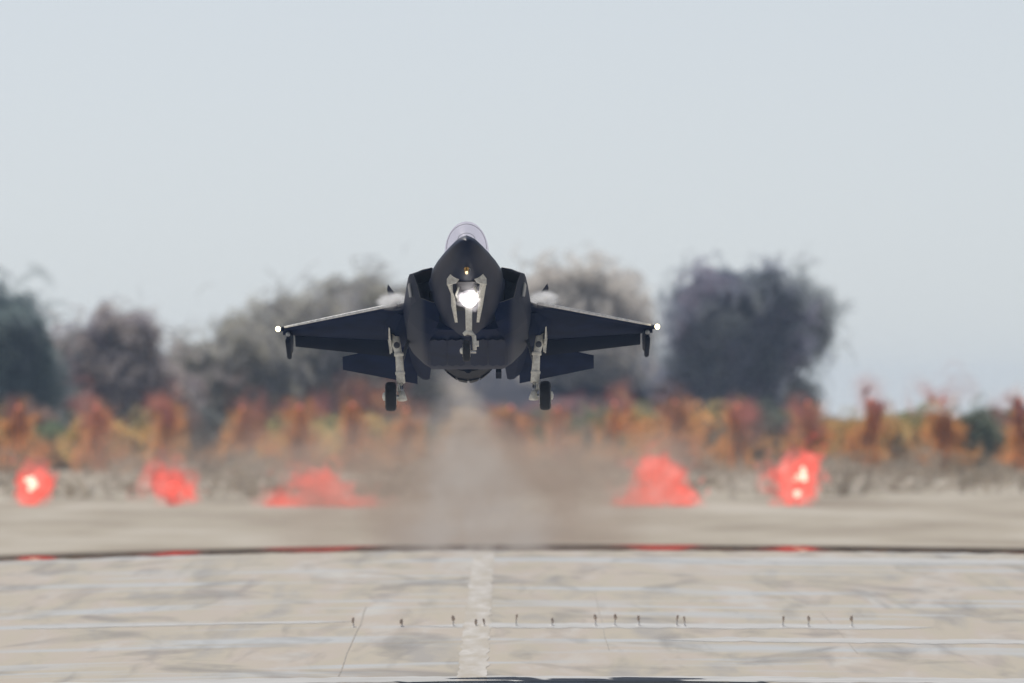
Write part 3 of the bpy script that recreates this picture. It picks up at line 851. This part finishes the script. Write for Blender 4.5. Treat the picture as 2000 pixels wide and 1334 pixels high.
# wings
def le(x): return 7.2 + (x - 2.17) * .846
def te(x): return 12.0 - (x - 2.46) * .34
def hinge(x): return te(x) - (1.05 - .13 * (x - 2.0))
def foil(x, s0, s1, z0, z1, t, sx, n=7, round_le=False):
    up, dn = [], []
    for k in range(n + 1):
        q = k / n
        s = s0 + (s1 - s0) * q; z = z0 + (z1 - z0) * q
        th = t * (math.sin(math.pi * (0.12 + 0.76 * q)) if not round_le else math.sin(math.pi * (.04 + .5 * q)))
        up.append(J(sx * x, s, z + th * .5)); dn.append(J(sx * x, s, z - th * .5))
    return up + dn[::-1]
for sx in (-1, 1):
    secs = []
    for x in (1.55, 2.2, 3.0, 4.0, 4.8, 5.2):
        t = np.interp(x, [1.55, 5.2], [.30, .11])
        secs.append(foil(x, le(x) + (.30 if x > 1.9 else .1), hinge(x), .33, .32, t, sx))
    wing = MB().loft(secs).build('wing', M['skin_wing'], jet, auto=25)
    secs = []
    for x in (1.95, 3.0, 4.0, 5.16):
        t = np.interp(x, [1.55, 5.2], [.15, .06])
        secs.append(foil(x, le(x) - .02, le(x) + .295, .335, .335, t, sx, 5, True))
    MB().loft(secs).build('leading_edge_flap', M['skin_wing'], wing, auto=40)
    MB().tube([J(sx * x, le(x) - .035, .345) for x in (1.98, 2.6, 3.4, 4.2, 5.14)], [.05, .046, .042, .036, .028], 8).build('rim_light_strip', M['skin_edge'], wing, True)  # sunlit rim and vapour of the leading edge, painted in as a white strip
    secs = []
    for x in (1.95, 2.6, 3.6, 4.86):
        t = np.interp(x, [1.55, 5.2], [.16, .07])
        dz = -.24 * (te(x) - hinge(x)) / 1.05
        secs.append(foil(x, hinge(x) + .02, te(x), .29, .31 + dz, t, sx, 5))
    MB().loft(secs).build('flaperon', M['skin_dark'], wing, auto=25)
    # wingtip lamp
    MB().tube([J(sx * 5.18, 9.75, .31), J(sx * 5.28, 9.8, .30)], [.07, .05], 8).build('lamp_fairing', M['skin'], wing, True)
    MB().revolve(J(sx * 5.33, 9.72, .30), (0, -1, 0), [(-.1, .03), (-.04, .07), (.03, .075), (.08, .04)], 14).build('wingtip_lamp', M['lamp_tip'], wing, True)
    # outboard pylon with launch rail
    py = MB()
    py.loft([[J(sx * (5.02 + a * 1.25), s, z) for a, s, z in ring] for ring in (
        [(-.05, 9.95, .28), (.05, 9.95, .28), (.05, 9.9, .18), (-.05, 9.9, .18)],
        [(-.09, 10.4, .27), (.09, 10.4, .27), (.08, 10.3, .06), (-.08, 10.3, .06)],
        [(-.09, 11.2, .24), (.09, 11.2, .24), (.08, 11.2, .02), (-.08, 11.2, .02)],
        [(-.04, 11.8, .16), (.04, 11.8, .16), (.03, 11.8, .06), (-.03, 11.8, .06)])])
    pyl = py.build('pylon', M['skin'], jet, auto=30)
    MB().tube([J(sx * 5.06, 9.85, .06), J(sx * 5.06, 10.1, .05), J(sx * 5.04, 11.9, .02), J(sx * 5.03, 12.1, .02)], [.03, .075, .07, .03], 10).build('launch_rail', M['skin_dark'], pyl, True)
    MB().revolve(J(sx * 5.05, 9.92, .20), (0, -1, 0), [(-.1, .06), (0, .07), (.07, .03)], 10).build('pylon_nose', M['lens'], pyl, True)
    # gear bay fairing under the wing root
    MB().loft([[J(sx * x, s, z) for x, z in r] for s, r in (
        (7.6, [(1.70, .22), (1.95, .24), (1.85, .16)]),
        (8.6, [(1.66, -.05), (2.35, .20), (2.05, -.08)]),
        (10.2, [(1.66, -.05), (2.30, .20), (2.0, -.06)]),
        (11.4, [(1.50, .05), (1.9, .24), (1.7, .12)]))]).build('gear_fairing', M['skin_wing'], jet, auto=30)
    # tailplane
    r0 = (1.45, 12.3, 15.6); r1 = (3.56, 13.7, 14.65)
    secs = []
    for q in np.linspace(0, 1, 4):
        x = r0[0] + (r1[0] - r0[0]) * q; a = r0[1] + (r1[1] - r0[1]) * q; b_ = r0[2] + (r1[2] - r0[2]) * q
        zf = lambda s: .42 - .135 * (s - 13.3) + .06 * q
        secs.append(foil(x, a, b_, zf(a), zf(b_), .15 - .08 * q, sx, 5))
    MB().loft(secs).build('tailplane', M['skin_wing'], jet, auto=25)
    # canted fin
    secs = []
    for q in np.linspace(0, 1, 4):
        x = 1.36 + .90 * q; z = .55 + 1.74 * q
        a = 10.7 + 1.95 * q; b_ = 13.7 + .15 * q
        th = .16 - .10 * q
        secs.append([J(sx * (x - th * .1), a, z), J(sx * (x + th * .5), a + .4 * (b_ - a), z - .02), J(sx * (x), b_, z), J(sx * (x - th * .5), a + .4 * (b_ - a), z + .02)])
    MB().loft(secs).build('fin', M['skin_wing'], jet, auto=25)
    # tail boom beside the nozzle
    MB().loft([[J(sx * x, s, z) for x, z in r] for s, r in (
        (10.8, [(1.10, -.40), (1.45, -.15), (1.70, .25), (1.50, .55), (1.05, .5)]),
        (12.6, [(1.04, -.12), (1.40, -.02), (1.66, .26), (1.45, .52), (1.05, .5)]),
        (14.4, [(1.10, -.06), (1.35, .02), (1.55, .24), (1.4, .42), (1.10, .42)]),
        (15.2, [(1.18, .10), (1.3, .12), (1.45, .24), (1.35, .34), (1.18, .34)]))]).build('tail_boom', M['skin_wing'], jet, auto=25)
    if sx > 0:
        MB().box(J(.86, 13.2, -.12), (.16, .8, .26)).build('tail_bumper', M['skin_dark'], jet)

# nozzle
nz = MB().revolve(J(0, 12.3, .42), (0, 1, 0), [(-.4, .86), (0.2, .85), (.9, .80), (1.6, .67), (1.62, .60), (.9, .62)], 30).build('nozzle', M['nozzle'], jet, auto=30)
for k in range(15):
    a = 2 * math.pi * k / 15
    R = Matrix.Rotation(a, 3, 'Y')
    MB().slab([J(0, 0, 0) * 0 + R @ Vector((-.145, 7.1, .83)), R @ Vector((.145, 7.1, .83)), R @ Vector((.115, 7.85, .705)), R @ Vector((0, 8.02, .675)), R @ Vector((-.115, 7.85, .705))], R @ Vector((0, 0, .03))).build('nozzle_petal', M['nozzle'], nz).location = (0, 0, .42)
MB().tube([J(0, 11.6, -.42), J(0, 12.6, -.22), J(0, 13.7, -.16)], [.12, .13, .10], 10).build('hook_fairing', M['skin_dark'], jet, True)

# sensor window under the nose
mb = MB().loft([[J(x, s, z) for x, z in r] for s, r in (
    (1.30, [(-.03, .01), (.03, .01), (.02, -.02), (-.02, -.02)]),
    (1.42, [(-.075, .0), (.075, .0), (.04, -.085), (-.04, -.085)]),
    (1.62, [(-.075, -.03), (.075, -.03), (.035, -.1), (-.035, -.1)]),
    (1.8, [(-.07, -.06), (.07, -.06), (.03, -.09), (-.03, -.09)]))])
mb.build('sensor_window', M['gold'], jet)

# ---- nose gear
bay = MB().loft([[J(x, s, z) for x, z in r] for s, r in (
    (2.25, [(-.30, -.10), (.30, -.10), (.28, -.185), (-.28, -.185)]),
    (4.30, [(-.30, -.40), (.30, -.40), (.28, -.51), (-.28, -.51)]))]).build('nose_gear_bay', M['duct'], jet)
for sx in (-1, 1):
    dr = MB().slab([J(sx * .42, 2.25, -.03), J(sx * .40, 4.2, -.40), J(sx * .30, 4.25, -.86), J(sx * .36, 2.75, -.52), J(sx * .50, 2.3, -.26)], (.075, 0, 0)).build('nose_gear_door', M['white'], jet)
    MB().slab([J(sx * .18, 2.20, -.10), J(sx * .44, 2.22, .04), J(sx * .55, 2.25, -.10), J(sx * .55, 2.25, -.27), J(sx * .42, 2.25, -.25), J(sx * .30, 2.23, -.22)], (0, .06, 0)).build('door_front', M['white'], dr)
    MB().tube([J(sx * .22, 2.5, -.28), J(sx * .30, 2.9, -.40), J(sx * .24, 3.2, -.50)], .03, 6).build('door_link', M['white'], dr, True)
ng = MB().tube([J(.05, 3.25, -.35), J(.05, 3.2, -.8), J(.05, 3.18, -1.42)], [.10, .095, .085], 12).build('nose_gear_strut', M['white'], jet, True)
MB().tube([J(-.10, 3.18, -1.46), J(.0, 3.16, -1.40), J(.10, 3.16, -1.42), J(.19, 3.17, -1.52), J(.20, 3.18, -1.70), J(.21, 3.2, -1.90)], [.05, .075, .075, .065, .06, .055], 9).build('nose_fork', M['white'], ng, True)
MB().box(J(.27, 3.2, -1.72), (.11, .12, .14)).build('fork_bracket', M['white'], ng)
MB().tube([J(-.14, 3.2, -1.95), J(.25, 3.2, -1.95)], .05, 8).build('nose_axle', M['steel'], ng, True)
def wheel(name, c, r, w, side):
    t = MB().revolve(c, (1, 0, 0), [(-w * .5, r * .62), (-w * .5, r * .84), (-w * .36, r * .97), (-w * .12, r), (w * .12, r), (w * .36, r * .97), (w * .5, r * .84), (w * .5, r * .62)], 36).build(name, M['rubber'], jet, auto=40)
    MB().revolve(c, (1, 0, 0), [(-w * .53, r * .2), (-w * .52, r * .58), (w * .52, r * .58), (w * .53, r * .2)], 24).build('rim', M['white'], t, auto=40)
    MB().revolve(Vector(c) + Vector((side * w * .5, 0, 0)), (side, 0, 0), [(0, r * .3), (.05, r * .28), (.08, r * .1)], 16).build('hub', M['white'], t, auto=40)
wheel('nose_wheel', J(-.02, 3.2, -1.92), .30, .21, -1)
MB().revolve(J(.07, 2.98, -.54), (0, -1, 0), [(-.12, .10), (0, .2), (.05, .215)], 24).build('lamp_housing', M['white'], ng, True)
MB().revolve(J(.07, 2.93, -.54), (0, -1, 0), [(.0, .205), (.04, .19), (.07, .12), (.08, .02)], 24).build('landing_lamp', M['lamp_white'], ng, True)

# ---- main gear
for sx in (-1, 1):
    st = MB().tube([J(sx * 2.04, 9.2, .16), J(sx * 2.00, 9.2, -.30), J(sx * 1.93, 9.2, -.62), J(sx * 1.88, 9.2, -1.40)], [.085, .12, .10, .125], 12).build('main_gear_strut', M['white'], jet, True)
    MB().tube([J(sx * 1.87, 9.2, -1.38), J(sx * 1.85, 9.2, -1.80)], [.055, .05], 10).build('oleo', M['steel'], st, True)
    for z0 in (-.58, -1.12):
        MB().revolve(J(sx * (1.93 + (z0 + .62) * .06), 9.2, z0), (sx * -.07, 0, -1), [(-.05, .11), (-.035, .135), (.035, .135), (.05, .11)], 12).build('collar', M['white'], st, True)
    MB().revolve(J(sx * 1.99, 9.08, -.34), (0, -1, 0), [(-.02, .09), (.02, .09), (.03, .06)], 12).build('trunnion', M['seam'], st, True)
    MB().tube([J(sx * 1.85, 9.2, -1.62), J(sx * 1.845, 9.2, -1.75), J(sx * 1.84, 9.2, -1.90)], [.05, .10, .14], 10).build('axle_block', M['white'], st, True)
    MB().tube([J(sx * 1.80, 9.2, -1.82), J(sx * 2.2, 9.2, -1.79)], .07, 10).build('axle', M['steel'], st, True)
    MB().tube([J(sx * 1.93, 9.45, -1.30), J(sx * 1.96, 9.62, -1.5), J(sx * 1.88, 9.42, -1.76)], [.035, .04, .035], 6).build('torque_link', M['white'], st, True)
    MB().tube([J(sx * 1.62, 9.5, .0), J(sx * 1.74, 9.4, -.35), J(sx * 1.86, 9.25, -.85)], [.05, .045, .04], 8).build('side_brace', M['seam'], st, True)
    MB().slab([J(sx * 2.20, 8.6, .10), J(sx * 2.22, 10.0, .10), J(sx * 2.18, 9.9, -.40), J(sx * 2.17, 9.0, -.30)], (.03, 0, 0)).build('main_gear_door', M['white'], jet)
    MB().slab([J(sx * 2.24, 9.3, -.12), J(sx * 2.10, 9.3, -.16), J(sx * 2.12, 9.3, -.50), J(sx * 2.19, 9.3, -.52)], (0, .04, 0)).build('door_actuator', M['white'], st)
    wheel('main_wheel', J(sx * 2.165, 9.2, -1.79), .41, .31, sx)

# lens glare round the landing lamp, added as soft glowing strokes
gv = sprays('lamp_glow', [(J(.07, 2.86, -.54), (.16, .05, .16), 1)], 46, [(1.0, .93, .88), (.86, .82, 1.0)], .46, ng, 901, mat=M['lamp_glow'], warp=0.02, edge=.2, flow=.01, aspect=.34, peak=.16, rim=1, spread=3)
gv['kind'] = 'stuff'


# ------------------------------------------------------------------ dust, exhaust and haze
def vol_ellipsoid(name, c, r, mat, seed, rough=0.25, nu=28, nv=18):
    V = []
    for i in range(nv + 1):
        th = math.pi * i / nv
        for j in range(nu):
            ph = 2 * math.pi * j / nu
            q = Vector((math.sin(th) * math.cos(ph), math.sin(th) * math.sin(ph), math.cos(th)))
            k = 1 + rough * mnoise.noise(q * 2.1 + Vector((seed, 0, 0)))
            V.append((q.x * r[0] * k, q.y * r[1] * k, q.z * r[2] * k))
    F = [(i * nu + j, i * nu + (j + 1) % nu, (i + 1) * nu + (j + 1) % nu, (i + 1) * nu + j) for i in range(nv) for j in range(nu)]
    o = MB().add(V, F).build(name, mat)
    o.location = c
    return o

def radial(m, cx=0.5, cy=0.5, cz=0.5, a=1.0, b=0.25):
    """soften a blob of volume towards its outline"""
    n, l = m.node_tree.nodes, m.node_tree.links
    tc = n.new('ShaderNodeTexCoord')
    sub = n.new('ShaderNodeVectorMath'); sub.operation = 'SUBTRACT'; sub.inputs[1].default_value = (cx, cy, cz)
    ln = n.new('ShaderNodeVectorMath'); ln.operation = 'LENGTH'
    mr = n.new('ShaderNodeMapRange'); mr.interpolation_type = 'SMOOTHSTEP'
    mr.inputs['From Min'].default_value = .5 * b; mr.inputs['From Max'].default_value = .5 * a
    mr.inputs['To Min'].default_value = 1; mr.inputs['To Max'].default_value = 0
    mu = n.new('ShaderNodeMath'); mu.operation = 'MULTIPLY'
    v = [q for q in n if q.type == 'PRINCIPLED_VOLUME'][0]
    src = v.inputs['Density'].links[0].from_socket
    l.new(tc.outputs['Generated'], sub.inputs[0]); l.new(sub.outputs[0], ln.inputs[0]); l.new(ln.outputs['Value'], mr.inputs['Value'])
    l.new(src, mu.inputs[0]); l.new(mr.outputs[0], mu.inputs[1]); l.new(mu.outputs[0], v.inputs['Density'])
    return m

# exhaust column from the nozzle down and back to the ground behind the crest
plume_m = volume_mat('exhaust', (0.56, 0.52, 0.49), 0.062, 0.75, 0.42, 0.66, 0.1, (1, .10, .6))
Y0, Y1, X0 = 492.0, 700.0, P(909, 0, 560).x
def plume_w(t): return 0.85 + 1.6 * t + 3.2 * t * t
rings = []
for t in np.linspace(0, 1, 14):
    d = Y0 + (Y1 - Y0) * t
    y = 745 + (1082 - 745) * t ** 0.85
    c = P(909, y, d); c.x = X0
    ring = []
    for k in range(20):
        a = 2 * math.pi * k / 20
        ring.append(Vector((c.x + math.cos(a) * plume_w(t) * 1.05, d + math.sin(a) * (4 + 8 * t), c.z + math.sin(a) * 0.4)))
    rings.append(ring)
# fade sideways: |x - X0| / width(distance)
n, l = plume_m.node_tree.nodes, plume_m.node_tree.links
tc = n.new('ShaderNodeTexCoord'); sp = n.new('ShaderNodeSeparateXYZ'); l.new(tc.outputs['Object'], sp.inputs[0])
def mth(op, a, b=None):
    q = n.new('ShaderNodeMath'); q.operation = op
    for i, v in enumerate((a, b)):
        if v is None: continue
        if isinstance(v, (int, float)): q.inputs[i].default_value = v
        else: l.new(v, q.inputs[i])
    return q.outputs[0]
t_ = mth('DIVIDE', mth('SUBTRACT', sp.outputs[1], Y0), Y1 - Y0)
w_ = mth('ADD', mth('ADD', mth('MULTIPLY', t_, 1.6), .85), mth('MULTIPLY', mth('MULTIPLY', t_, t_), 3.2))
r_ = mth('DIVIDE', mth('ABSOLUTE', mth('SUBTRACT', sp.outputs[0], X0)), w_)
mr = n.new('ShaderNodeMapRange'); mr.interpolation_type = 'SMOOTHSTEP'
mr.inputs['From Min'].default_value = 0.05; mr.inputs['From Max'].default_value = 1.0
mr.inputs['To Min'].default_value = 1; mr.inputs['To Max'].default_value = 0
l.new(r_, mr.inputs['Value'])
pv = [q for q in n if q.type == 'PRINCIPLED_VOLUME'][0]
l.new(mth('MULTIPLY', pv.inputs['Density'].links[0].from_socket, mr.outputs[0]), pv.inputs['Density'])
o = MB().loft(rings).build('exhaust_smoke', plume_m)
tag(o, 'pale grey exhaust column blowing down behind the jet', 'exhaust', kind='stuff')
# dust raised off the ground behind the crest
dust_m = radial(volume_mat('dust', (0.50, 0.41, 0.35), 0.062, 0.34, 0.42, 0.66, 0.1, (1, .3, 1.1)))
o = vol_ellipsoid('dust_cloud', P(915, 985, 800), (12.5, 60, 5.2), dust_m, 2.0, 0.1)
tag(o, 'brown dust cloud under the exhaust column', 'dust', kind='stuff')
dust2 = radial(volume_mat('dust_low', (0.66, 0.58, 0.52), 0.022, 0.22, 0.40, 0.66, 0.1, (1, .3, 1.6)))
o = vol_ellipsoid('dust_veil', P(860, 925, 1120), (46.0, 48, 4.6), dust2, 5.0, 0.1)
tag(o, 'thin tan dust veil hanging over the far ground', 'dust', kind='stuff')
# vapour over the wing roots
vap = radial(volume_mat('vapour', (0.97, 0.98, 1.0), 11.0, 3.2, 0.36, 0.66, 0.6, (.6, 1, 1.8)), a=0.95, b=0.0)
for (x, y, lab) in ((768, 588, 'small white vapour puff over the starboard wing root'), (1060, 583, 'small white vapour puff over the port wing root')):
    o = vol_ellipsoid('vapour_puff', P(x, y, 477.2), (.55, .6, .30), vap, x, .3)
    tag(o, lab, 'vapour', 'vapour over the wing roots', 'stuff')
# the air itself
hz = volume_mat('air', (0.47, 0.67, 1.0), 0.00006, 0, aniso=0.0)
V = [(x, y, z) for x in (-6500, 6500) for y in (-450, 6600) for z in (-8.0, 27.0)]
o = MB().add(V, [(0, 1, 3, 2), (4, 6, 7, 5), (0, 4, 5, 1), (2, 3, 7, 6), (0, 2, 6, 4), (1, 5, 7, 3)]).build('haze', hz)
tag(o, 'pale blue summer haze filling the air over the field', 'haze', kind='stuff')
